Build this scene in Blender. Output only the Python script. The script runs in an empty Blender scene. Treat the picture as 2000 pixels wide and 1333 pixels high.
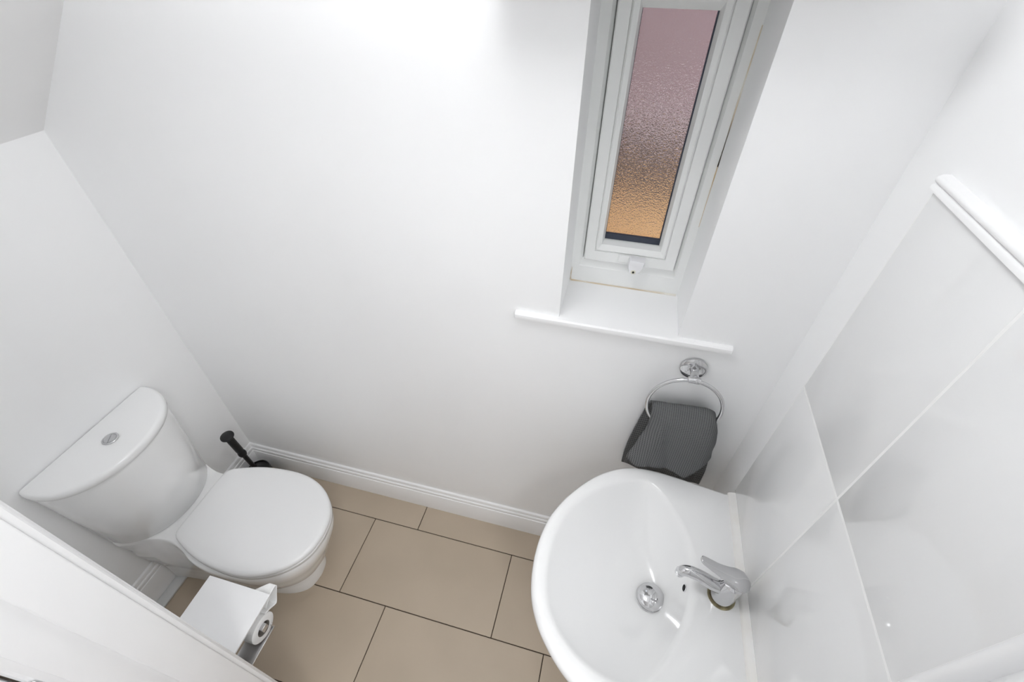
import bpy, bmesh, math, random
from mathutils import Vector, Matrix, noise

# ------------------------------------------------------------------ scene, camera, light
sc = bpy.context.scene
COL = sc.collection
sc.view_settings.view_transform = 'Standard'
sc.view_settings.look = 'None'
sc.view_settings.gamma = 1.0
sc.view_settings.use_curve_mapping = False
sc.view_settings.exposure = 0.08
try:
    sc.cycles.use_denoising = True
    sc.cycles.max_bounces = 10
    sc.cycles.diffuse_bounces = 8
    sc.cycles.glossy_bounces = 6
    sc.cycles.transmission_bounces = 10
    sc.cycles.sample_clamp_indirect = 6.0
    sc.cycles.caustics_reflective = False
    sc.cycles.caustics_refractive = False
    sc.cycles.use_adaptive_sampling = True
    sc.cycles.adaptive_threshold = 0.08
    sc.cycles.use_light_tree = False
    sc.cycles.blur_glossy = 0.5
except Exception:
    pass

cam = bpy.data.cameras.new('camera')
cam.sensor_width = 36.0
cam.lens = 881.2515 / 2000 * 36.0
cam.clip_start = 0.01
camo = bpy.data.objects.new('camera', cam)
COL.objects.link(camo)
R_ = Vector((0.96813791, 0.25030732, 0.00743177)); U_ = Vector((-0.17464585, 0.65363095, 0.73638672)); F_ = Vector((-0.17946535, 0.71422183, -0.67652004))
m = Matrix(((R_.x, U_.x, -F_.x, 1.42838596), (R_.y, U_.y, -F_.y, -0.85736242), (R_.z, U_.z, -F_.z, 1.86682973), (0, 0, 0, 1)))
camo.matrix_world = m
sc.camera = camo

world = bpy.data.worlds.new('overcast_sky'); sc.world = world
world.use_nodes = True
bg = world.node_tree.nodes['Background']
bg.inputs[0].default_value = (0.86, 0.92, 1.0, 1)
bg.inputs[1].default_value = 2.4

ROOM_LAMP = 11.6      # emission of the opal ceiling lamp in the cloakroom
HALL_FILL = 33.0       # emission of the unseen hall lamp, added as fill behind the camera

# ------------------------------------------------------------------ materials
MATS = {}
def mat(name, col, rough=0.5, metal=0.0, coat=0.0, var=0.02, vscale=6.0, bump=0.0, bscale=80.0, spec=0.5, emit=0.0, trans=0.0, ior=1.45, col2=None):
    if name in MATS: return MATS[name]
    M = bpy.data.materials.new(name); M.use_nodes = True
    nt = M.node_tree; b = nt.nodes['Principled BSDF']
    b.inputs['Roughness'].default_value = rough
    b.inputs['Metallic'].default_value = metal
    b.inputs['Specular IOR Level'].default_value = spec
    b.inputs['IOR'].default_value = ior
    if coat: b.inputs['Coat Weight'].default_value = coat; b.inputs['Coat Roughness'].default_value = 0.04
    if trans: b.inputs['Transmission Weight'].default_value = trans
    tc = nt.nodes.new('ShaderNodeTexCoord')
    nz = nt.nodes.new('ShaderNodeTexNoise'); nz.inputs['Scale'].default_value = vscale; nz.inputs['Detail'].default_value = 1
    nt.links.new(tc.outputs['Object'], nz.inputs['Vector'])
    rp = nt.nodes.new('ShaderNodeValToRGB')
    c2 = col2 or tuple(max(0, c * (1 - var * 2)) for c in col)
    rp.color_ramp.elements[0].position = 0.35; rp.color_ramp.elements[1].position = 0.65
    rp.color_ramp.elements[0].color = (*c2, 1); rp.color_ramp.elements[1].color = (*col, 1)
    nt.links.new(nz.outputs['Fac'], rp.inputs['Fac'])
    nt.links.new(rp.outputs['Color'], b.inputs['Base Color'])
    if bump:
        n2 = nt.nodes.new('ShaderNodeTexNoise'); n2.inputs['Scale'].default_value = bscale; n2.inputs['Detail'].default_value = 3
        nt.links.new(tc.outputs['Object'], n2.inputs['Vector'])
        bp = nt.nodes.new('ShaderNodeBump'); bp.inputs['Strength'].default_value = bump; bp.inputs['Distance'].default_value = 0.002
        nt.links.new(n2.outputs['Fac'], bp.inputs['Height']); nt.links.new(bp.outputs['Normal'], b.inputs['Normal'])
    if emit:
        b.inputs['Emission Color'].default_value = (*col, 1); b.inputs['Emission Strength'].default_value = emit
    MATS[name] = M
    return M

PAINT = mat('white_wall_paint', (0.922, 0.925, 0.928), 0.55, var=0.006, vscale=2.5)
CEILP = mat('ceiling_paint', (0.92, 0.92, 0.92), 0.7, var=0.006)
GLOSSP = mat('white_gloss_paint', (0.90, 0.90, 0.903), 0.28, var=0.01)
UPVC = mat('white_upvc', (0.86, 0.87, 0.86), 0.3, var=0.01)
CERAM = mat('white_ceramic', (0.90, 0.902, 0.90), 0.12, var=0.004, coat=0.5)
SEATM = mat('white_seat_plastic', (0.80, 0.80, 0.80), 0.22, var=0.004)
CHROME = mat('chrome', (0.66, 0.66, 0.67), 0.06, metal=1.0, var=0.005)
BRUSHED = mat('brushed_steel', (0.62, 0.62, 0.63), 0.3, metal=1.0, var=0.02)
BLACK = mat('black_plastic', (0.012, 0.012, 0.013), 0.35, var=0.1)
PAPER = mat('toilet_paper', (0.86, 0.86, 0.855), 0.95, var=0.01, bump=0.25, bscale=300, spec=0.1)
CARD = mat('cardboard_core', (0.30, 0.27, 0.24), 0.9, var=0.05)
SHELFM = mat('white_lacquer', (0.80, 0.80, 0.805), 0.35, var=0.005)
WTILE = mat('white_wall_tile', (0.83, 0.833, 0.833), 0.07, var=0.004, coat=0.3, bump=0.03, bscale=9)
GROUTW = mat('white_grout', (0.93, 0.93, 0.92), 0.8, var=0.01)
GROUTD = mat('dark_floor_grout', (0.075, 0.055, 0.04), 0.9, var=0.1, vscale=40)
FTILE = mat('taupe_floor_tile', (0.490, 0.408, 0.315), 0.42, var=0.03, vscale=5, bump=0.04, bscale=220, col2=(0.460, 0.383, 0.295))
SEAL = mat('stained_sealant', (0.80, 0.77, 0.70), 0.6, vscale=12, col2=(0.60, 0.46, 0.29))
SEALW = mat('white_sealant', (0.88, 0.875, 0.86), 0.45, vscale=14, col2=(0.84, 0.82, 0.78))
GASKET = mat('dark_gasket', (0.045, 0.055, 0.08), 0.5, var=0.05)
DARK = mat('dark_gap', (0.02, 0.02, 0.02), 0.8, var=0.05)
LIME = mat('limescaled_gasket', (0.36, 0.32, 0.19), 0.6, vscale=60, col2=(0.16, 0.13, 0.07))
STRIP = mat('grey_white_edging', (0.66, 0.67, 0.67), 0.5, var=0.01)
CARPET = mat('hall_carpet', (0.36, 0.30, 0.25), 0.95, var=0.08, vscale=60)
BRICKM = mat('mauve_brick', (0.315, 0.222, 0.232), 0.9, var=0.05, vscale=14)
BROWNB = mat('brown_brick', (0.13, 0.092, 0.078), 0.9, var=0.08, vscale=14)
RENDER_T = mat('tan_render', (0.76, 0.50, 0.25), 0.9, var=0.05, vscale=8)
STONE = mat('pale_stone', (0.80, 0.70, 0.72), 0.85, var=0.03)
PAVE = mat('tan_paving', (0.52, 0.33, 0.16), 0.9, var=0.08, vscale=8)
LAMP_R = mat('opal_lamp_diffuser', (0.975, 0.985, 1.0), 0.4, var=0.0, emit=ROOM_LAMP)
FILL_H = mat('hall_fill_diffuser', (0.975, 0.985, 1.0), 0.4, var=0.0, emit=HALL_FILL)

def towel_material():
    M = bpy.data.materials.new('grey_waffle_cotton'); M.use_nodes = True
    nt = M.node_tree; b = nt.nodes['Principled BSDF']; b.inputs['Roughness'].default_value = 0.95
    b.inputs['Specular IOR Level'].default_value = 0.1
    uv = nt.nodes.new('ShaderNodeUVMap')
    sep = nt.nodes.new('ShaderNodeSeparateXYZ'); nt.links.new(uv.outputs['UV'], sep.inputs[0])
    def wave(o, k):
        a = nt.nodes.new('ShaderNodeMath'); a.operation = 'MULTIPLY'; a.inputs[1].default_value = k; nt.links.new(o, a.inputs[0])
        s = nt.nodes.new('ShaderNodeMath'); s.operation = 'SINE'; nt.links.new(a.outputs[0], s.inputs[0])
        q = nt.nodes.new('ShaderNodeMath'); q.operation = 'ABSOLUTE'; nt.links.new(s.outputs[0], q.inputs[0])
        return q.outputs[0]
    k = math.pi / 0.0052
    w1 = wave(sep.outputs['X'], k); w2 = wave(sep.outputs['Y'], k)
    mn = nt.nodes.new('ShaderNodeMath'); mn.operation = 'MINIMUM'; nt.links.new(w1, mn.inputs[0]); nt.links.new(w2, mn.inputs[1])
    rp = nt.nodes.new('ShaderNodeValToRGB'); rp.color_ramp.elements[0].color = (0.20, 0.203, 0.205, 1); rp.color_ramp.elements[1].color = (0.085, 0.087, 0.089, 1)
    rp.color_ramp.elements[0].position = 0.1; rp.color_ramp.elements[1].position = 0.75
    nt.links.new(mn.outputs[0], rp.inputs['Fac']); nt.links.new(rp.outputs['Color'], b.inputs['Base Color'])
    bp = nt.nodes.new('ShaderNodeBump'); bp.inputs['Strength'].default_value = 0.6; bp.inputs['Distance'].default_value = 0.0012; bp.invert = True
    nt.links.new(mn.outputs[0], bp.inputs['Height']); nt.links.new(bp.outputs['Normal'], b.inputs['Normal'])
    return M
TOWEL = towel_material()

def glass_material():
    M = bpy.data.materials.new('obscured_glass'); M.use_nodes = True
    nt = M.node_tree; b = nt.nodes['Principled BSDF']
    b.inputs['Base Color'].default_value = (0.97, 0.97, 0.97, 1)
    b.inputs['Transmission Weight'].default_value = 1.0
    b.inputs['Roughness'].default_value = 0.15
    b.inputs['IOR'].default_value = 1.45
    tc = nt.nodes.new('ShaderNodeTexCoord')
    n = nt.nodes.new('ShaderNodeTexNoise'); n.inputs['Scale'].default_value = 330; n.inputs['Detail'].default_value = 1
    nt.links.new(tc.outputs['Object'], n.inputs['Vector'])
    bp = nt.nodes.new('ShaderNodeBump'); bp.inputs['Strength'].default_value = 0.7; bp.inputs['Distance'].default_value = 0.0022
    nt.links.new(n.outputs['Fac'], bp.inputs['Height']); nt.links.new(bp.outputs['Normal'], b.inputs['Normal'])
    return M
GLASS = glass_material()

# ------------------------------------------------------------------ helpers
def finish(name, bm, material, parent=None, smooth=False, recalc=True):
    if recalc: bmesh.ops.recalc_face_normals(bm, faces=bm.faces)
    vs = [v.co for v in bm.verts]
    lo = Vector((min(v.x for v in vs), min(v.y for v in vs), min(v.z for v in vs)))
    hi = Vector((max(v.x for v in vs), max(v.y for v in vs), max(v.z for v in vs)))
    c = Vector(((lo.x + hi.x) / 2, (lo.y + hi.y) / 2, lo.z))
    bmesh.ops.translate(bm, verts=bm.verts, vec=-c)
    me = bpy.data.meshes.new(name); bm.to_mesh(me); bm.free()
    if smooth:
        for p in me.polygons: p.use_smooth = True
        try: me.set_sharp_from_angle(angle=math.radians(smooth if smooth is not True else 40))
        except Exception: pass
    me.materials.append(material)
    o = bpy.data.objects.new(name, me); COL.objects.link(o)
    off = Vector((0, 0, 0)); q = parent
    while q is not None: off += q.location; q = q.parent
    o.location = c - off
    if parent: o.parent = parent
    return o

def empty(name, loc):
    o = bpy.data.objects.new(name, None); COL.objects.link(o); o.location = loc; o.empty_display_size = 0.05
    return o
def tag(o, label, cat, group=None):
    o['label'] = label; o['category'] = cat
    if group: o['group'] = group
    return o
def struct(o, label=None):
    o['kind'] = 'structure'
    if label: o['label'] = label
    return o

def add_box(bm, lo, hi):
    x0, y0, z0 = lo; x1, y1, z1 = hi
    v = [bm.verts.new(c) for c in ((x0,y0,z0),(x1,y0,z0),(x1,y1,z0),(x0,y1,z0),(x0,y0,z1),(x1,y0,z1),(x1,y1,z1),(x0,y1,z1))]
    for f in ((0,3,2,1),(4,5,6,7),(0,1,5,4),(1,2,6,5),(2,3,7,6),(3,0,4,7)): bm.faces.new([v[i] for i in f])
def box(name, lo, hi, material, parent=None, bevel=0.0, seg=2):
    bm = bmesh.new(); add_box(bm, lo, hi)
    if bevel: bmesh.ops.bevel(bm, geom=bm.edges[:], offset=bevel, segments=seg, profile=0.5, affect='EDGES', clamp_overlap=True)
    return finish(name, bm, material, parent, smooth=40 if bevel else False)
def boxes(name, lst, material, parent=None):
    bm = bmesh.new()
    for lo, hi in lst: add_box(bm, lo, hi)
    return finish(name, bm, material, parent)

def add_loft(bm, rings, closed=True, cap0=True, cap1=True):
    R = [[bm.verts.new(p) for p in r] for r in rings]
    n = len(R[0])
    for a, b in zip(R, R[1:]):
        for i in range(n if closed else n - 1):
            j = (i + 1) % n
            bm.faces.new((a[i], a[j], b[j], b[i]))
    if cap0 and closed: bm.faces.new(R[0][::-1])
    if cap1 and closed: bm.faces.new(R[-1])
    return R
def loft(name, rings, material, parent=None, smooth=40, **k):
    bm = bmesh.new(); add_loft(bm, rings, **k)
    return finish(name, bm, material, parent, smooth)

def lathe_rings(profile, origin, axis='Z', n=40):
    ox, oy, oz = origin; rings = []
    for r, h in profile:
        ring = []
        for i in range(n):
            a = 2 * math.pi * i / n; c, s = r * math.cos(a), r * math.sin(a)
            if axis == 'Z': ring.append((ox + c, oy + s, oz + h))
            elif axis == 'Y': ring.append((ox + c, oy + h, oz + s))
            else: ring.append((ox + h, oy + c, oz + s))
        rings.append(ring)
    return rings
def lathe(name, profile, origin, material, parent=None, axis='Z', n=40, smooth=40):
    prof = [(max(r, 1e-4), h) for r, h in profile]
    return loft(name, lathe_rings(prof, origin, axis, n), material, parent, smooth)

def tube_rings(path, radii, n=16, flat=1.0, up=Vector((0, 0, 1))):
    P = [Vector(p) for p in path]; rings = []
    for i, p in enumerate(P):
        t = (P[min(i + 1, len(P) - 1)] - P[max(i - 1, 0)]).normalized()
        s = t.cross(up)
        if s.length < 1e-4: s = t.cross(Vector((1, 0, 0)))
        s.normalize(); u = s.cross(t).normalized()
        r = radii[i] if isinstance(radii, (list, tuple)) else radii
        w, h = r if isinstance(r, (list, tuple)) else (r, r * flat)
        rings.append([tuple(p + s * (w * math.cos(2 * math.pi * k / n)) + u * (h * math.sin(2 * math.pi * k / n))) for k in range(n)])
    return rings
def tube(name, path, radii, material, parent=None, n=16, up=Vector((0, 0, 1)), smooth=40):
    return loft(name, tube_rings(path, radii, n, up=up), material, parent, smooth)

def prism(name, poly, axis, a, b, material, parent=None, smooth=False):
    """extrude a polygon (u,v) from a to b along axis: 'X' -> (y,z), 'Y' -> (x,z), 'Z' -> (x,y)"""
    def P(u, v, t): return {'X': (t, u, v), 'Y': (u, t, v), 'Z': (u, v, t)}[axis]
    return loft(name, [[P(u, v, a) for u, v in poly], [P(u, v, b) for u, v in poly]], material, parent, smooth)

def frame_rings(name, rects, material, parent, smooth=False):
    """mitred picture frame: rects (x0,x1,z0,z1,y) swept as a closed profile"""
    bm = bmesh.new(); R = []
    for x0, x1, z0, z1, y in rects:
        R.append([bm.verts.new(c) for c in ((x0,y,z0),(x1,y,z0),(x1,y,z1),(x0,y,z1))])
    m = len(R)
    for k in range(m):
        a, b = R[k], R[(k + 1) % m]
        for i in range(4):
            j = (i + 1) % 4; bm.faces.new((a[i], a[j], b[j], b[i]))
    return finish(name, bm, material, parent, smooth)

def lerp_table(tab, x):
    if x <= tab[0][0]: return tab[0][1]
    for (a, b), (c, d) in zip(tab, tab[1:]):
        if x <= c: return b + (d - b) * (x - a) / (c - a)
    return tab[-1][1]
def catmull(pts, sub=8, closed=False):
    out = []; n = len(pts)
    rng = range(n if closed else n - 1)
    for i in rng:
        g = (lambda k: Vector(pts[k % n])) if closed else (lambda k: Vector(pts[max(0, min(n - 1, k))]))
        p0, p1, p2, p3 = g(i - 1), g(i), g(i + 1), g(i + 2)
        for s in range(sub):
            t = s / sub
            out.append(0.5 * ((2 * p1) + (p2 - p0) * t + (2 * p0 - 5 * p1 + 4 * p2 - p3) * t * t + (3 * p1 - p0 - 3 * p2 + p3) * t ** 3))
    if not closed: out.append(Vector(pts[-1]))
    return out
def outline(half, yc, n=128, centre=None, smooth_pts=True):
    """closed outline from a list of (x, half width); yc constant or function; resampled by angle about centre"""
    f = yc if callable(yc) else (lambda x: yc)
    up = [(x, h) for x, h in half]
    up2 = [(p.x, p.y) for p in catmull([(x, h, 0) for x, h in up], 8)] if smooth_pts else up
    pts = [(x, f(x) + h) for x, h in up2] + [(x, f(x) - h) for x, h in reversed(up2)]
    cx, cy = centre
    res = []
    m = len(pts)
    for k in range(n):
        a = 2 * math.pi * k / n; dx, dy = math.cos(a), math.sin(a); best = 0
        for i in range(m):
            x1, y1 = pts[i][0] - cx, pts[i][1] - cy; x2, y2 = pts[(i + 1) % m][0] - cx, pts[(i + 1) % m][1] - cy
            ex, ey = x2 - x1, y2 - y1; den = dx * ey - dy * ex
            if abs(den) < 1e-12: continue
            t = (x1 * ey - y1 * ex) / den; u = (x1 * dy - y1 * dx) / den
            if t > 0 and -1e-6 <= u <= 1 + 1e-6 and t > best: best = t
        res.append((cx + dx * best, cy + dy * best))
    return res
def scaled(o, s, c, dx=0, dy=0): return [(c[0] + (x - c[0]) * s + dx, c[1] + (y - c[1]) * s + dy) for x, y in o]
def inset(o, d, c):
    r = []
    for x, y in o:
        vx, vy = x - c[0], y - c[1]; l = math.hypot(vx, vy); k = max(0, l - d) / l
        r.append((c[0] + vx * k, c[1] + vy * k))
    return r
def mix(a, b, t): return [(p[0] + (q[0] - p[0]) * t, p[1] + (q[1] - p[1]) * t) for p, q in zip(a, b)]
def at_z(o, z): return [(x, y, z) for x, y in o]

# ------------------------------------------------------------------ the room shell
W = 1.863            # painted face of the right wall
TF = 1.855           # face of the wall tiles
YN = -0.765          # room face of the near wall
YH = -0.873          # hall face of the near wall

# window opening in the back wall
OX0, OX1, OZ0, OZ1 = 1.331, 1.613, 1.142, 1.905
struct(boxes('wall_back', [((-0.15, 0, -0.1), (OX0, 0.30, 2.55)), ((OX1, 0, -0.1), (W + 0.15, 0.30, 2.55)),
                    ((OX0, 0, -0.1), (OX1, 0.30, OZ0)), ((OX0, 0, OZ1), (OX1, 0.30, 2.55))], PAINT), 'white painted wall with the window')
struct(box('wall_left', (-0.15, YH, -0.1), (0, 0, 1.483), PAINT), 'low white wall behind the toilet')
wr = struct(box('wall_right', (W, YH, -0.1), (W + 0.15, 0, 2.55), PAINT), 'white wall with tiled splashback beside the basin')
# doorway in the near wall
DX0, DX1, DZ = 0.765, 1.685, 2.06
struct(boxes('wall_front', [((-0.15, YH, -0.1), (DX0, YN, 2.55)), ((DX1, YH, -0.1), (W, YN, 2.55)), ((DX0, YH, DZ), (DX1, YN, 2.55))], PAINT), 'near wall with the doorway')
SLX = 0.99
bm = bmesh.new()
prof = [(0.0, 1.483), (SLX, 2.40), (W, 2.40), (W, 2.55), (SLX - 0.06, 2.55), (-0.15, 1.55), (-0.15, 1.483)]
add_loft(bm, [[(x, YN, z) for x, z in prof], [(x, 0, z) for x, z in prof]])
struct(finish('ceiling', bm, CEILP), 'white ceiling sloping down to the low wall')

# floor: grout bed with separate tiles
fl = struct(box('floor', (-0.15, -0.873, -0.06), (W, 0.0, -0.004), GROUTD), 'taupe tiled floor')
rows = [(-0.1226, 0.0, 0.8435), (-0.4206, -0.1226, 0.6519), (-0.7186, -0.4206, 0.8435), (-0.873, -0.7186, 0.6519)]
G = 0.0016
for y0, y1, jx in rows:
    x = jx - 1.2
    while x < W:
        a, b = max(x + G, -0.0), min(x + 0.6 - G, W)
        if b - a > 0.01:
            box('floor_tile', (a, y0 + G, -0.010), (b, y1 - G, 0.0), FTILE, fl, bevel=0.0008, seg=1)
        x += 0.6

# skirting boards
SK = [(0, 0.0), (0.018, 0.0), (0.018, 0.1105), (0.0165, 0.1135), (0.0135, 0.1145), (0.0135, 0.1185), (0.0150, 0.1205), (0.0150, 0.1290), (0.0125, 0.1320), (0.0095, 0.1325), (0.0095, 0.1360), (0.0095, 0.1420), (0.0075, 0.1475), (0.0045, 0.1490), (0, 0.1490)]
bm = bmesh.new()
add_loft(bm, [[(d, -d, z) for d, z in SK], [(W, -d, z) for d, z in SK]])
struct(finish('baseboard_back', bm, GLOSSP, smooth=30), 'white moulded skirting under the window wall')
bm = bmesh.new()
add_loft(bm, [[(d, -d, z) for d, z in SK], [(d, YN, z) for d, z in SK]])
struct(finish('baseboard_left', bm, GLOSSP, smooth=30), 'white moulded skirting behind the toilet')
struct(box('trim_1', (0.018, YN, 0.0), (0.058, -0.018, 0.010), STRIP, bevel=0.002), 'pale edging strip along the left skirting')

# tiled splashback on the right wall
TY = [(-0.367, -0.112), (-0.622, -0.367)]; TZ = [(0.768, 1.182), (1.182, 1.596)]
box('grout', (TF + 0.0004, -0.622, 0.768), (W + 0.001, -0.112, 1.596), GROUTW, wr)
for ya, yb in TY:
    for za, zb in TZ:
        box('wall_tile', (TF, ya + 0.0022, za + 0.0022), (W + 0.0005, yb - 0.0022, zb - 0.0022), WTILE, wr, bevel=0.0008)
# capping trims
cap = [(TF + 0.008, 1.596), (TF - 0.004, 1.596), (TF - 0.0075, 1.598), (TF - 0.0075, 1.604), (TF - 0.004, 1.607), (TF - 0.002, 1.6075), (TF - 0.006, 1.609), (TF - 0.0075, 1.612), (TF - 0.006, 1.616), (TF - 0.002, 1.619), (TF + 0.008, 1.620)]
struct(prism('trim_2', cap, 'Y', -0.641, -0.112, GLOSSP, smooth=50), 'white capping trim on top of the wall tiles')
cap = [(TF + 0.008, -0.622), (TF - 0.003, -0.622), (TF - 0.008, -0.625), (TF - 0.010, -0.630), (TF - 0.008, -0.636), (TF - 0.002, -0.640), (TF + 0.008, -0.641)]
struct(prism('trim_3', cap, 'Z', 0.768, 1.596, GLOSSP, smooth=50), 'white rounded trim at the near edge of the wall tiles')

# ------------------------------------------------------------------ window
win = empty('window_1', ((OX0 + OX1) / 2, 0.165, 1.163)); struct(win, 'narrow white window with obscured glass')
frame_rings('outer_frame', [(OX0 - 0.01, OX1 + 0.01, 1.150, 1.91, 0.235), (OX0 - 0.01, OX1 + 0.01, 1.150, 1.91, 0.165), (1.352, 1.594, 1.212, 1.850, 0.165),
    (1.3525, 1.5935, 1.2135, 1.8495, 0.1662), (1.358, 1.588, 1.235, 1.832, 0.170), (1.3595, 1.5865, 1.2365, 1.8305, 0.176), (1.3595, 1.5865, 1.2365, 1.8305, 0.235)], UPVC, win)
frame_rings('seal', [(1.354, 1.592, 1.232, 1.836, 0.186), (1.372, 1.574, 1.250, 1.818, 0.186), (1.372, 1.574, 1.250, 1.818, 0.20), (1.354, 1.592, 1.232, 1.836, 0.20)], DARK, win)
sash = frame_rings('sash', [(1.3615, 1.5845, 1.2390, 1.8290, 0.192), (1.3615, 1.5845, 1.2390, 1.8290, 0.157), (1.3640, 1.5820, 1.2415, 1.8265, 0.1545), (1.3860, 1.5590, 1.2670, 1.8020, 0.1545),
    (1.3872, 1.5578, 1.2682, 1.8008, 0.159), (1.40, 1.545, 1.282, 1.787, 0.159), (1.40, 1.545, 1.282, 1.787, 0.192)], UPVC, win)
frame_rings('glazing_bead', [(1.3885, 1.5565, 1.2695, 1.7995, 0.162), (1.3885, 1.5565, 1.2695, 1.7995, 0.156), (1.391, 1.554, 1.272, 1.797, 0.1545), (1.401, 1.544, 1.286, 1.776, 0.160),
    (1.4055, 1.5385, 1.2915, 1.7615, 0.176), (1.4055, 1.5385, 1.2915, 1.7615, 0.186), (1.395, 1.548, 1.280, 1.775, 0.186)], UPVC, win)
frame_rings('gasket', [(1.400, 1.543, 1.284, 1.770, 0.1805), (1.4062, 1.5360, 1.3055, 1.7612, 0.1815), (1.4062, 1.5360, 1.3055, 1.7612, 0.190), (1.400, 1.543, 1.284, 1.770, 0.190)], GASKET, win)
box('glass_pane', (1.402, 0.190, 1.286), (1.541, 0.194, 1.768), GLASS, win)
# handle
hd = box('handle_base', (1.447, 0.1465, 1.2500), (1.512, 0.1550, 1.2690), UPVC, win, bevel=0.003)
HO = (-0.005, 0.011)
prof = [(1.480, 1.262), (1.517, 1.259), (1.5165, 1.243), (1.512, 1.233), (1.505, 1.222), (1.498, 1.216), (1.488, 1.217), (1.482, 1.224), (1.478, 1.236), (1.4765, 1.252)]
prof = [(x + HO[0], z + HO[1]) for x, z in prof]
bm = bmesh.new()
add_loft(bm, [[(x, 0.1478, z) for x, z in prof], [(x, 0.136, z) for x, z in prof], [(1.4915 + (x - 1.4915) * 0.86, 0.128, 1.250 + (z - 1.250) * 0.86) for x, z in prof]])
hl = finish('handle', bm, mat('white_handle', (0.82, 0.82, 0.84), 0.3), win, smooth=50)
lathe('lock_barrel', [(0.0062, 0.004), (0.0062, -0.0012), (0.0050, -0.0016), (0.0, -0.0016)], (1.4885, 0.129, 1.238), mat('cream_plastic', (0.75, 0.73, 0.62), 0.4), hl, axis='Y', n=24)
lathe('keyhole', [(0.0030, 0.002), (0.0030, -0.0022), (0.0, -0.0022)], (1.4885, 0.129, 1.238), BLACK, hl, axis='Y', n=20)
# sill board (nosed, wider than the opening)
bm = bmesh.new()
n0 = [(-0.001, 1.144), (-0.010, 1.144), (-0.0140, 1.1475), (-0.0150, 1.1535), (-0.0140, 1.1595), (-0.010, 1.1630), (0.0005, 1.1632)]
add_loft(bm, [[(1.2215, y + 0.002, 1.1535 + (z - 1.1535) * 0.85) for y, z in n0], [(1.2235, y, z) for y, z in n0], [(1.7345, y, z) for y, z in n0], [(1.7365, y + 0.002, 1.1535 + (z - 1.1535) * 0.85) for y, z in n0]])
add_box(bm, (OX0, -0.002, 1.142), (OX1, 0.166, 1.1632))
finish('window_sill', bm, GLOSSP, win, smooth=35)
def sealant(path, r, m, parent): return tube('sealant', path, r, m, parent, n=8)
sealant([(OX0 + 0.003, 0.1640, 1.1640), (1.42, 0.1635, 1.1642), (1.52, 0.1640, 1.1640), (1.609, 0.1635, 1.1645)], [0.0022, 0.0018, 0.0020, 0.0034], SEAL, win)
sealant([(1.6125, 0.1640, 1.36), (1.6120, 0.1640, 1.50), (1.6122, 0.1640, 1.62), (1.6125, 0.1640, 1.745)], [0.0006, 0.0013, 0.0022, 0.0012], SEAL, win)
sealant([(1.3335, 0.1640, 1.165), (1.3330, 0.1640, 1.185), (1.3345, 0.1640, 1.205)], [0.0020, 0.0014, 0.0004], SEAL, win)

# ------------------------------------------------------------------ doorway: lining, stop, architraves, open leaf
dr = empty('door_1', (1.22, YH, 0)); struct(dr, 'white doorway lining and open door beside the camera')
for s, xa, xb, xr in ((0, DX0, 0.790, 0.778), (1, 1.660, DX1, 1.672)):
    if s == 0:
        box('lining', (xa, -0.873, 0), (xr, -0.826, 2.05), GLOSSP, dr, bevel=0.0015)
        box('door_stop', (xa, -0.8265, 0), (xb, -0.7655, 2.05), GLOSSP, dr, bevel=0.003, seg=3)
    else:
        box('lining', (xr, -0.873, 0), (xb, -0.826, 2.05), GLOSSP, dr, bevel=0.0015)
        box('door_stop', (xa, -0.8265, 0), (xb, -0.7655, 2.05), GLOSSP, dr, bevel=0.003, seg=3)
box('head', (0.790, -0.873, 2.03), (1.660, -0.7655, DZ), GLOSSP, dr, bevel=0.002)
def architrave(x_in, sgn, ya, yb, ztop):
    # moulded profile from inner edge outwards; d = distance from the inner edge, t = thickness share
    P = [(0, 0), (0, 0.55), (0.003, 0.72), (0.006, 0.72), (0.0065, 0.85), (0.010, 1.0), (0.030, 1.0), (0.050, 0.8), (0.060, 0.6), (0.062, 0)]
    return prism('architrave', [(x_in + sgn * d, ya + (yb - ya) * t) for d, t in P], 'Z', 0, ztop, GLOSSP, dr, smooth=30)
architrave(0.7845, -1, YN, -0.750, 2.11); architrave(1.6655, 1, YN, -0.750, 2.11)
architrave(0.772, -1, YH, -0.889, 2.11); architrave(1.678, 1, YH, -0.889, 2.11)
for ya, yb in ((YN, -0.750), (-0.889, YH)):
    box('architrave', (0.710, min(ya, yb), 2.048), (1.740, max(ya, yb), 2.11), GLOSSP, dr, bevel=0.003)
leaf = box('leaf', (0.728, -1.720, 0.008), (0.768, -0.893, 2.025), GLOSSP, dr, bevel=0.002)
for z in (0.25, 1.02, 1.78):
    lathe('hinge', [(0.0, 0), (0.006, 0.001), (0.006, 0.089), (0.0, 0.09)], (0.774, -0.890, z), GLOSSP, dr, n=16)

# ------------------------------------------------------------------ hall behind the camera, and the outside
struct(box('floor_hall', (-0.6, -2.30, -0.06), (2.6, YH, 0.0), CARPET), 'hall floor outside the doorway')
struct(box('ceiling_hall', (-0.6, -2.30, 2.40), (2.6, YH, 2.55), CEILP))
struct(box('wall_hall_back', (-0.6, -2.45, -0.06), (2.6, -2.30, 2.55), PAINT))
struct(box('wall_hall_left', (-0.75, -2.45, -0.06), (-0.6, YH, 2.55), PAINT))
struct(box('wall_hall_right', (2.6, -2.45, -0.06), (2.75, YH, 2.55), PAINT))
struct(boxes('wall_hall_front', [((-0.6, YH, -0.06), (-0.15, YH + 0.1, 2.55)), ((W + 0.15, YH, -0.06), (2.6, YH + 0.1, 2.55))], PAINT))
struct(box('ground', (-6, 0.30, -0.30), (9, 8, -0.15), PAVE), 'tan paving outside the window')
ow = empty('wall_outside', (1.5, 1.05, -0.15)); struct(ow, 'brick wall outside, blurred by the obscured glass')
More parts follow.
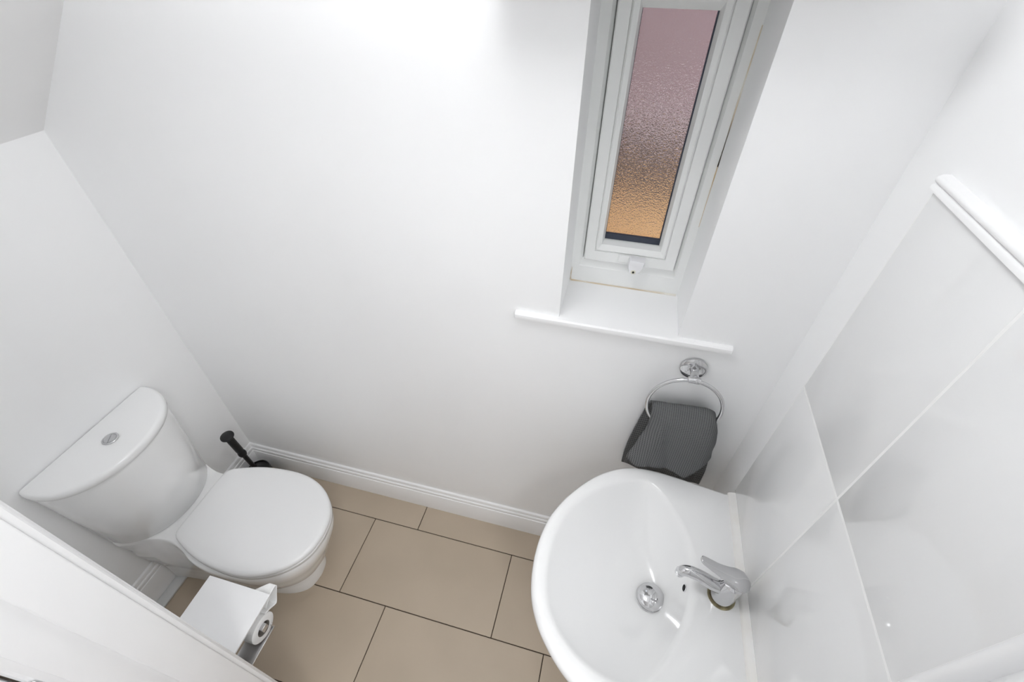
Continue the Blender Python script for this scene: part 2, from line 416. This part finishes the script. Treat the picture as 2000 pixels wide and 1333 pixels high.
box('plinth', (-5, 0.94, -0.15), (8, 1.15, 1.065), RENDER_T, ow)
box('brown_course', (-5, 0.95, 1.065), (8, 1.15, 1.335), BROWNB, ow)
box('string_course', (-5, 0.94, 1.335), (8, 1.15, 1.38), STONE, ow)
box('brickwork', (-5, 0.95, 1.38), (8, 1.15, 2.35), BRICKM, ow)

# ------------------------------------------------------------------ lamps
def lamp(name, x, y, label, m, r=0.15):
    e = tag(empty(name, (x, y, 2.40)), label, 'ceiling lamp')
    lathe('lamp_base', [(0, 0), (r + 0.012, 0), (r + 0.012, -0.022), (r, -0.026), (0, -0.026)], (x, y, 2.40), GLOSSP, e, n=48)
    lathe('lamp_diffuser', [(r - 0.004, -0.026), (r - 0.002, -0.035), (r * 0.93, -0.055), (r * 0.75, -0.072), (r * 0.45, -0.083), (0, -0.087)], (x, y, 2.40), m, e, n=48)
    return e
lamp('ceiling_lamp', 1.17, -0.41, 'round opal flush lamp on the flat ceiling above the window end', LAMP_R, 0.20)
lamp('ceiling_lamp', 1.86, -1.50, 'round opal fill lamp added on the hall ceiling behind the doorway', FILL_H, 0.19)  # added out of view to brighten the room through the doorway

# roman blind drawn up above the window, just over the top of the picture
bl = tag(empty('roman_blind', (1.472, 0.0, 1.84)), 'white roman blind drawn up above the narrow window', 'blind')
BLF = mat('white_blind_fabric', (0.78, 0.78, 0.77), 0.9, var=0.02)
box('headrail', (1.180, -0.045, 1.915), (1.760, 0.0, 1.95), GLOSSP, bl, bevel=0.002)
for k in range(5):
    z0 = 1.842 + 0.015 * k; d = 0.105 - 0.011 * k
    prism('fold', [(0.0 - 0.004, z0), (-d * 0.7, z0 - 0.004), (-d, z0 + 0.003), (-d, z0 + 0.010), (-d * 0.7, z0 + 0.014), (-0.004, z0 + 0.015)], 'X', 1.180 + 0.001 * k, 1.760 - 0.001 * k, BLF, bl, smooth=60)

# ------------------------------------------------------------------ toilet
T0 = (0.36, -0.383)
tl = tag(empty('toilet', (0.30, -0.385, 0)), 'white ceramic close-coupled toilet with closed lid against the low wall', 'toilet')
yp = lambda x: -0.386 + 0.006 * min(1, max(0, (x - 0.15) / 0.3))
rim = outline([(0.0, 0.0), (0.002, 0.165), (0.05, 0.163), (0.10, 0.147), (0.15, 0.132), (0.20, 0.130), (0.25, 0.142), (0.30, 0.163), (0.36, 0.176), (0.43, 0.178), (0.50, 0.172), (0.56, 0.156), (0.61, 0.132), (0.645, 0.10), (0.668, 0.06), (0.678, 0.0)], yp, 144, T0)
mid = outline([(0.0, 0.0), (0.002, 0.158), (0.05, 0.152), (0.12, 0.142), (0.20, 0.134), (0.28, 0.145), (0.36, 0.155), (0.44, 0.155), (0.50, 0.145), (0.55, 0.128), (0.595, 0.096), (0.622, 0.055), (0.632, 0.0)], yp, 144, T0)
low = outline([(0.0, 0.0), (0.002, 0.135), (0.08, 0.130), (0.20, 0.118), (0.32, 0.106), (0.42, 0.098), (0.48, 0.086), (0.52, 0.066), (0.540, 0.040), (0.548, 0.0)], yp, 144, T0)
rings = [at_z(inset(low, -0.006, T0), 0.0), at_z(inset(low, -0.007, T0), 0.012), at_z(inset(low, -0.004, T0), 0.045), at_z(low, 0.085), at_z(mix(low, mid, 0.12), 0.105), at_z(mix(low, mid, 0.50), 0.140), at_z(mix(low, mid, 0.86), 0.19), at_z(mid, 0.23), at_z(mix(mid, rim, 0.55), 0.29),
         at_z(mix(mid, rim, 0.88), 0.33), at_z(rim, 0.355), at_z(rim, 0.372), at_z(inset(rim, 0.003, T0), 0.378), at_z(inset(rim, 0.009, T0), 0.381)]
rings = [[(max(x, 0.021 if z < 0.16 else 0.002), y, z) for x, y, z in r] for r in rings]
loft('pan', rings, CERAM, tl, 50)
lidh = [(0.218, 0.0), (0.2185, 0.095), (0.224, 0.118), (0.24, 0.132), (0.30, 0.155), (0.36, 0.170), (0.43, 0.178), (0.49, 0.178), (0.54, 0.170), (0.59, 0.150), (0.63, 0.122), (0.66, 0.088), (0.678, 0.05), (0.685, 0.0)]
LC = (0.46, -0.378)
lid = outline(lidh, -0.378, 144, LC)
loft('seat', [at_z(inset(lid, 0.004, LC), 0.383), at_z(inset(lid, 0.001, LC), 0.386), at_z(inset(lid, 0.001, LC), 0.397), at_z(inset(lid, 0.005, LC), 0.400)], SEATM, tl, 50)
loft('lid', [at_z(inset(lid, 0.006, LC), 0.4025), at_z(inset(lid, 0.001, LC), 0.404), at_z(lid, 0.409), at_z(inset(lid, 0.0015, LC), 0.415), at_z(inset(lid, 0.006, LC), 0.4195), at_z(inset(lid, 0.014, LC), 0.4215), at_z(inset(lid, 0.05, LC), 0.423)], SEATM, tl, 60)
CC = (0.03, -0.393)
def dshape(hw, dep, n=96, r=0.012, yc=-0.393, x0=0.003):
    pts = []
    for k in range(n):
        a = math.pi * k / (n - 1) - math.pi / 2
        s, c = math.sin(a), math.cos(a)
        pts.append((x0 + 0.012 + (dep - 0.012 - x0) * abs(c) ** 0.9, yc + hw * (abs(s) ** 0.97) * (1 if s > 0 else -1)))
    pts = [(x0, yc - hw + 0.002)] + pts + [(x0, yc + hw - 0.002)]
    return pts
b0, b1, b2 = dshape(0.172, 0.177, yc=-0.391), dshape(0.192, 0.186, yc=-0.393), dshape(0.196, 0.186, yc=-0.393)
loft('cistern', [at_z(inset(b0, 0.005, CC), 0.381), at_z(b0, 0.386), at_z(mix(b0, b1, 0.6), 0.55), at_z(b2, 0.70), at_z(b2, 0.7135)], CERAM, tl, 60)
l0 = dshape(0.202, 0.192, yc=-0.394)
ci = loft('cistern_lid', [at_z(inset(l0, 0.004, CC), 0.7155), at_z(l0, 0.718), at_z(l0, 0.732), at_z(inset(l0, 0.002, CC), 0.738), at_z(inset(l0, 0.006, CC), 0.7415), at_z(inset(l0, 0.012, CC), 0.743)], CERAM, tl, 60)
bt = lathe('flush_button', [(0.0, 0), (0.0215, 0), (0.0215, 0.003), (0.0200, 0.0042), (0.0175, 0.0040), (0.0165, 0.0025)], (0.092, -0.392, 0.743), CHROME, ci, n=40)
for s in (-1, 1):
    pts = [(s * 0.0007, -0.0155)] + [(s * 0.0155 * math.cos(a), 0.0155 * math.sin(a)) for a in [(-0.48 + 0.96 * k / 12) * math.pi for k in range(13)]] + [(s * 0.0007, 0.0155)]
    ca, sa = math.cos(0.5), math.sin(0.5)
    P = [(0.092 + x * ca - y * sa, -0.392 + x * sa + y * ca) for x, y in pts]
    loft('button_half', [at_z(P, 0.7445), at_z(P, 0.7472), at_z(scaled(P, 0.93, (0.092, -0.392)), 0.7478)], BRUSHED, ci, 30)

# ------------------------------------------------------------------ toilet brush
tb = tag(empty('toilet_brush', (0.098, -0.092, 0)), 'black toilet brush in a round holder in the corner behind the toilet', 'toilet brush')
bx_, by_ = 0.098, -0.092
hol = lathe('holder', [(0.0, 0), (0.050, 0), (0.053, 0.004), (0.052, 0.02), (0.047, 0.105), (0.045, 0.113), (0.042, 0.113), (0.041, 0.106), (0.0, 0.104)], (bx_, by_, 0.0), BLACK, tb)
bp_ = Vector((bx_ + 0.002, by_ - 0.006, 0.098)); tp_ = Vector((0.099, -0.120, 0.385))
def along(t): return tuple(bp_ + (tp_ - bp_) * t)
tube('handle', [along(0), along(0.20), along(0.52), along(0.53), along(0.56), along(0.60), along(0.61), along(0.64), along(0.65), along(0.945), along(0.965), along(0.97), along(1.0)],
     [0.009, 0.009, 0.0095, 0.0145, 0.0165, 0.0150, 0.0125, 0.0120, 0.0145, 0.0145, 0.0125, 0.0085, 0.0085], BLACK, tb, n=20)
d = (tp_ - bp_).normalized()
tube('end_disc', [tuple(tp_ + d * t) for t in (-0.001, 0.0, 0.004, 0.008, 0.0115, 0.013)], [0.010, 0.0225, 0.0255, 0.0250, 0.0190, 0.002], BLACK, tb, n=32)
tube('collar', [tuple(bp_ + d * t) for t in (0.004, 0.010, 0.016)], [0.030, 0.034, 0.012], BLACK, tb, n=28)

# ------------------------------------------------------------------ toilet roll holder with shelf (on the near wall) and the roll
SZ = 0.570
ph = tag(empty('toilet_roll_holder', (0.62, YN, SZ - 0.11)), 'white shelf-topped toilet roll holder with square steel arm near the door frame', 'roll holder')
box('shelf', (0.530, YN, SZ - 0.006), (0.7170, -0.6050, SZ), SHELFM, ph, bevel=0.0012)
box('back_plate', (0.560, YN, SZ - 0.095), (0.716, YN + 0.004, SZ - 0.006), BRUSHED, ph, bevel=0.001)
RCX, RCY, RCZ = 0.645, -0.665, 0.494
box('bar', (0.560, RCY - 0.009, RCZ - 0.009), (0.7150, RCY + 0.009, RCZ + 0.009), BRUSHED, ph, bevel=0.001)
pl = box('tray', (0.655, YN + 0.001, 0.4390), (0.7090, -0.6460, 0.4425), BRUSHED, ph, bevel=0.0008)
box('tray_lip', (0.655, -0.6500, 0.4420), (0.7090, -0.6460, 0.4640), BRUSHED, pl, bevel=0.0008)
rl = tag(empty('toilet_roll', (RCX, RCY, RCZ - 0.05)), 'white toilet paper roll with a loose sheet under the white shelf', 'toilet roll')
ro, ri, x0, x1 = 0.0385, 0.0205, 0.590, 0.706
cz = RCZ - 0.0105   # the core hangs on the bar
n = 56
def ringx(x, r, lump=0.0):
    return [(x, RCY + (r + lump * math.sin(3 * 2 * math.pi * k / n)) * math.cos(2 * math.pi * k / n), cz + (r + lump * math.sin(3 * 2 * math.pi * k / n)) * math.sin(2 * math.pi * k / n)) for k in range(n)]
bm = bmesh.new()
add_loft(bm, [ringx(x0, ri), ringx(x0, ro, 0.001), ringx(x1 - 0.002, ro, 0.001), ringx(x1, ro - 0.003, 0.001), ringx(x1, ri)], cap0=False, cap1=False)
finish('paper', bm, PAPER, rl, smooth=40)
bm = bmesh.new(); add_loft(bm, [ringx(x0, ri), ringx(x1 - 0.001, ri), ringx(x1 - 0.001, ri - 0.0012), ringx(x0, ri - 0.0012), ringx(x0, ri)], cap0=False, cap1=False)
finish('core', bm, CARD, rl, smooth=40)
# loose end of the paper sticking up in front of the roll
path = [(-0.640, 0.519), (-0.626, 0.512), (-0.610, 0.499), (-0.602, 0.500), (-0.590, 0.522), (-0.579, 0.541), (-0.577, 0.548), (-0.583, 0.552), (-0.600, 0.550), (-0.616, 0.540), (-0.630, 0.528)]
path = [(p.x, p.y) for p in catmull([(a, b, 0) for a, b in path], 5)]
NX = 16; bm = bmesh.new(); grid = []
for y, z in path:
    row = []
    for i in range(NX + 1):
        u = i / NX; f = min(1.0, 0.25 + 1.1 * u) ** 0.8
        row.append(bm.verts.new((0.640 + 0.067 * u, -0.635 + (y + 0.635) * f, 0.517 + (z - 0.517) * (0.5 + 0.5 * f) + 0.0015 * math.sin(u * 6))))
    grid.append(row)
for a, b in zip(grid, grid[1:]):
    for i in range(NX): bm.faces.new((a[i], a[i + 1], b[i + 1], b[i]))
sh = finish('loose_sheet', bm, PAPER, rl, smooth=60)
sm = sh.modifiers.new('thickness', 'SOLIDIFY'); sm.thickness = 0.0012; sm.offset = 0

# ------------------------------------------------------------------ wash basin
yb_ = lambda x: -0.36 - (1.75 - x) * 0.13
bs = tag(empty('wash_basin', (1.70, -0.37, 0)), 'white ceramic pedestal wash basin against the tiled splashback', 'basin')
BC = (1.62, yb_(1.62))
outer = outline([(1.376, 0.0), (1.379, 0.045), (1.390, 0.095), (1.408, 0.135), (1.432, 0.172), (1.470, 0.215), (1.510, 0.247), (1.560, 0.270), (1.610, 0.2765), (1.660, 0.271), (1.720, 0.257), (1.780, 0.240), (1.845, 0.222), (1.851, 0.218), (1.852, 0.0)], yb_, 240, BC)
inner = outline([(1.407, 0.0), (1.411, 0.050), (1.426, 0.105), (1.452, 0.148), (1.490, 0.186), (1.530, 0.212), (1.575, 0.230), (1.615, 0.236), (1.640, 0.230), (1.668, 0.205), (1.698, 0.165), (1.725, 0.118), (1.742, 0.072), (1.751, 0.035), (1.752, 0.0)], yb_, 240, BC)
DR = (1.672, -0.385)     # drain centre
ZD, ZB = 0.766, 0.632
def drain_ring(s): # s = 1 inner outline, 0 drain
    return [(DR[0] + (x - DR[0]) * s, DR[1] + (y - DR[1]) * s) for x, y in inner]
rings = []
pedc = (1.735, yb_(1.735))
def clampx(o, xm=1.852): return [(min(x, xm), y) for x, y in o]
rings.append(at_z(clampx(scaled(outer, 0.42, pedc)), 0.575))
rings.append(at_z(clampx(scaled(outer, 0.62, pedc)), 0.600))
rings.append(at_z(clampx(scaled(outer, 0.86, pedc)), 0.655))
rings.append(at_z(clampx(scaled(outer, 0.965, pedc)), 0.705))
rings.append(at_z(clampx(inset(outer, 0.003, BC)), 0.735))
rings.append(at_z(outer, 0.748))
rings.append(at_z(inset(outer, 0.0012, BC), 0.756))
rings.append(at_z(inset(outer, 0.005, BC), 0.7625))
rings.append(at_z(inset(outer, 0.011, BC), 0.7655))
def rimz(x, t): return ZD
rings.append(at_z(mix(inset(outer, 0.011, BC), inner, 0.5), 0.7665))
rings.append(at_z(inset(inner, -0.004, BC), 0.7655))
for dd, z in ((0.002, 0.7635), (0.007, 0.7585), (0.012, 0.7515)):
    rings.append(at_z(inset(inner, dd, BC), z))
base = inset(inner, 0.012, BC)
def smoothed(o, w):
    n = len(o); return [(sum(o[(i + k) % n][0] for k in range(-w, w + 1)) / (2 * w + 1), sum(o[(i + k) % n][1] for k in range(-w, w + 1)) / (2 * w + 1)) for i in range(n)]
soft = smoothed(smoothed(base, 14), 14)
N = 22
for k in range(1, N + 1):
    s = 1 - k / N * 0.93
    z = ZB + (0.7515 - ZB) * (max(0, (s - 0.07) / 0.93)) ** 2.6 
    # steeper back wall: pull the outline in quicker at the back (towards the wall)
    ring = []
    bl_ = min(1.0, k / N * 2.2)
    for x, y in mix(base, soft, bl_):
        q = s
        ring.append((DR[0] + (x - DR[0]) * q, DR[1] + (y - DR[1]) * q))
    rings.append(at_z(ring, z))
ba = loft('basin', rings, CERAM, bs, 60)
# pedestal
ped = [(1.66, 0.0), (1.662, 0.045), (1.68, 0.07), (1.72, 0.085), (1.78, 0.09), (1.84, 0.09), (1.845, 0.0)]
po = outline(ped, yb_(1.75), 64, (1.76, yb_(1.75)))
loft('pedestal', [at_z(scaled(po, 1.05, (1.76, yb_(1.75))), 0.0), at_z(po, 0.05), at_z(scaled(po, 0.9, (1.77, yb_(1.75))), 0.3), at_z(scaled(po, 1.0, (1.77, yb_(1.75))), 0.55), at_z(scaled(po, 1.1, (1.76, yb_(1.75))), 0.60)], CERAM, bs, 50)
# sealant along the tiles
prism('sealant', [(1.8365, 0.764), (1.8385, 0.7695), (1.843, 0.7715), (1.848, 0.7730), (1.856, 0.7745), (1.856, 0.764)], 'Y', -0.575, -0.124, SEALW, bs, smooth=50)
# overflow
ovn = Vector((-0.97, 0.0, 0.24)).normalized(); ovp = Vector((1.7330, -0.377, 0.722))
ov = tube('overflow', [tuple(ovp + ovn * t) for t in (-0.010, 0.0010, 0.0016)], [0.0088, 0.0088, 0.0080], CHROME, bs, n=28)
tube('overflow_hole', [tuple(ovp + ovn * t) for t in (-0.004, 0.0019)], 0.0072, DARK, ov, n=28)
# drain plug
lathe('drain_ring', [(0.0, -0.006), (0.033, -0.006), (0.0345, 0.0015), (0.033, 0.003), (0.029, 0.002)], (DR[0], DR[1], ZB + 0.001), CHROME, bs, n=48)
lathe('plug', [(0.0, 0), (0.0315, 0), (0.0335, 0.002), (0.0338, 0.0045), (0.0325, 0.0075), (0.028, 0.0115), (0.020, 0.0150), (0.010, 0.0170), (0.0, 0.0176)], (DR[0], DR[1], ZB + 0.005), CHROME, bs, n=56, smooth=60)

# ------------------------------------------------------------------ tap
TX, TYY = 1.800, -0.392
ta = tag(empty('mixer_tap', (TX, TYY, ZD)), 'chrome single-lever mixer tap on the basin', 'tap')
lathe('base_gasket', [(0.0, 0), (0.0295, 0), (0.0300, 0.002), (0.0285, 0.0045), (0.0, 0.005)], (TX, TYY, ZD), LIME, ta)
tube('body', [(TX, TYY, ZD + 0.004), (TX, TYY, ZD + 0.008), (TX + 0.001, TYY, ZD + 0.03), (TX + 0.003, TYY + 0.001, ZD + 0.060), (TX + 0.004, TYY + 0.001, ZD + 0.078), (TX + 0.004, TYY + 0.001, ZD + 0.084)], [0.0255, 0.0255, 0.0240, 0.0235, 0.0225, 0.015], CHROME, ta, n=40, up=Vector((0, 1, 0)))
sp = catmull([(TX + 0.004, TYY, ZD + 0.036), (TX - 0.028, TYY + 0.001, ZD + 0.046), (TX - 0.056, TYY + 0.005, ZD + 0.057), (TX - 0.080, TYY + 0.008, ZD + 0.062), (TX - 0.094, TYY + 0.009, ZD + 0.059), (TX - 0.099, TYY + 0.009, ZD + 0.049)], 6)
nsp = len(sp)
tube('spout', [tuple(p) for p in sp], [(0.0165 - 0.0050 * (i / nsp), 0.0150 - 0.0045 * (i / nsp)) for i in range(nsp)], CHROME, ta, n=28, up=Vector((0, 1, 0.01)))
tube('aerator', [(TX - 0.099, TYY + 0.009, ZD + 0.052), (TX - 0.100, TYY + 0.009, ZD + 0.042), (TX - 0.100, TYY + 0.009, ZD + 0.0415)], [0.0112, 0.0108, 0.008], CHROME, ta, n=28, up=Vector((0, 1, 0)))
lv = catmull([(TX + 0.030, TYY + 0.002, ZD + 0.080), (TX + 0.022, TYY + 0.002, ZD + 0.086), (TX + 0.004, TYY + 0.003, ZD + 0.093), (TX - 0.016, TYY + 0.004, ZD + 0.100), (TX - 0.040, TYY + 0.006, ZD + 0.111), (TX - 0.064, TYY + 0.008, ZD + 0.124), (TX - 0.078, TYY + 0.009, ZD + 0.132)], 5)
lw = [(0, 0.006), (0.08, 0.016), (0.2, 0.0225), (0.36, 0.0230), (0.5, 0.0185), (0.65, 0.0135), (0.85, 0.0105), (0.96, 0.0085), (1, 0.004)]
lh = [(0, 0.004), (0.1, 0.009), (0.3, 0.012), (0.45, 0.0085), (0.65, 0.0048), (1, 0.0028)]
tube('lever', [tuple(p) for p in lv], [(lerp_table(lw, i / (len(lv) - 1)), lerp_table(lh, i / (len(lv) - 1))) for i in range(len(lv))], CHROME, ta, n=32, up=Vector((0, 0, 1)), smooth=60)

# ------------------------------------------------------------------ towel ring and towel
rg = tag(empty('towel_ring', (1.671, 0, 1.040)), 'chrome towel ring on the wall under the window sill', 'towel ring')
lathe('wall_rose', [(0.0, 0.001), (0.031, 0.001), (0.0325, -0.003), (0.0315, -0.007), (0.027, -0.0095), (0.016, -0.0105), (0.0, -0.0105)], (1.672, 0, 1.076), CHROME, rg, axis='Y', n=48)
lathe('post', [(0.0, -0.008), (0.0125, -0.008), (0.0105, -0.013), (0.0095, -0.022), (0.0100, -0.038), (0.0095, -0.041), (0.0, -0.042)], (1.672, 0, 1.078), CHROME, rg, axis='Y', n=32)
th = math.radians(5); RR = 0.0885
rc = Vector((1.670, -0.046 - RR * math.sin(th), 1.076 - RR * math.cos(th)))
e1, e2 = Vector((1, 0, 0)), Vector((0, math.sin(th), math.cos(th)))
e3 = e1.cross(e2)
bm = bmesh.new(); rings = []
for k in range(96):
    a = 2 * math.pi * k / 96; dr_ = e1 * math.cos(a) + e2 * math.sin(a); c = rc + dr_ * RR
    rings.append([tuple(c + dr_ * (0.0048 * math.cos(b)) + e3 * (0.0048 * math.sin(b))) for b in [2 * math.pi * j / 14 for j in range(14)]])
rings.append(rings[0]); add_loft(bm, rings, cap0=False, cap1=False); bmesh.ops.remove_doubles(bm, verts=bm.verts, dist=1e-6)
finish('ring', bm, CHROME, rg, smooth=60)
tube('clip', [(1.657, -0.046, 1.0765), (1.658, -0.046, 1.0770), (1.664, -0.046, 1.0778), (1.678, -0.046, 1.0778), (1.684, -0.046, 1.0770), (1.685, -0.046, 1.0765)], [0.005, 0.0078, 0.0082, 0.0082, 0.0078, 0.005], CHROME, rg, n=24)

def towel():
    # sheet that comes up behind the ring, folds over and hangs down in front; u across, v along the length
    # each key row: (left x, right x, y, z left, z right)
    keys = [
        (1.572, 1.812, -0.014, 0.640, 0.610),
        (1.570, 1.808, -0.016, 0.700, 0.690),
        (1.573, 1.796, -0.018, 0.770, 0.770),
        (1.580, 1.776, -0.020, 0.845, 0.860),
        (1.588, 1.758, -0.020, 0.910, 0.930),
        (1.594, 1.750, -0.026, 0.952, 0.966),
        (1.596, 1.750, -0.042, 0.968, 0.982),
        (1.598, 1.752, -0.062, 0.958, 0.976),
        (1.600, 1.757, -0.076, 0.935, 0.957),
        (1.602, 1.766, -0.084, 0.900, 0.925),
        (1.596, 1.772, -0.090, 0.868, 0.890),
        (1.584, 1.773, -0.094, 0.835, 0.855),
        (1.577, 1.772, -0.097, 0.802, 0.828),
        (1.573, 1.768, -0.097, 0.770, 0.798),
    ]
    C = [Vector((0, 0, 0))]
    a = catmull([(k[0], k[1], k[2]) for k in keys], 7); b = catmull([(k[3], k[4], 0) for k in keys], 7)
    NU = 64; bm = bmesh.new(); uvl = bm.loops.layers.uv.new('UVMap'); G_ = []; NV = len(a)
    for j in range(NV):
        row = []; v = j / (NV - 1)
        for i in range(NU + 1):
            u = i / NU
            x = a[j].x + (a[j].y - a[j].x) * u; z = b[j].x + (b[j].y - b[j].x) * u; y = a[j].z
            front = min(1, max(0, (v - 0.52) / 0.2)); tail = min(1, max(0, (v - 0.75) / 0.25))
            back = 1 - min(1, max(0, v / 0.4))
            # folds
            y -= front * (0.010 * math.sin(u * math.pi) + 0.006 * math.sin(u * 9.0 + 0.6) * (0.3 + tail))
            y += front * 0.030 * max(0, 1 - u / 0.16) ** 1.5 * (1 - 0.4 * tail)         # left edge turns back to the wall
            y += front * 0.022 * max(0, (u - 0.86) / 0.14) ** 2
            y += back * (0.004 * math.sin(u * 14 + 1)) - (1 - front) * (1 - back) * 0.0
            z += tail * (0.004 * math.sin(u * 9.0 - 2.2) - 0.016 * math.exp(-((u - 0.80) / 0.09) ** 2))
            x += front * tail * 0.006 * math.sin(z * 70)
            z -= 0.012 * max(0, (u - 0.82) / 0.18) ** 2 * math.exp(-((v - 0.48) / 0.12) ** 2)
            y -= front * 0.006 * math.sin(math.pi * min(1, max(0, (u * 1.1 + (1 - v) * 0.9 - 0.35) / 0.22)))
            nn = noise.noise(Vector((u * 5, v * 9, 1.3)))
            y -= 0.0035 * nn * (0.4 + front)
            y = min(y, -0.008)
            row.append((bm.verts.new((x, y, z)), (x, v * 0.52)))
        G_.append(row)
    for j in range(NV - 1):
        for i in range(NU):
            q = (G_[j][i], G_[j][i + 1], G_[j + 1][i + 1], G_[j + 1][i])
            f = bm.faces.new([t[0] for t in q])
            for l, t in zip(f.loops, q): l[uvl].uv = (t[1][0], t[1][1])
    o = finish('hand_towel', bm, TOWEL, None, smooth=70)
    s = o.modifiers.new('thickness', 'SOLIDIFY'); s.thickness = 0.0045; s.offset = 0
    return o
tag(towel(), 'charcoal grey waffle hand towel hanging through the chrome ring', 'towel')
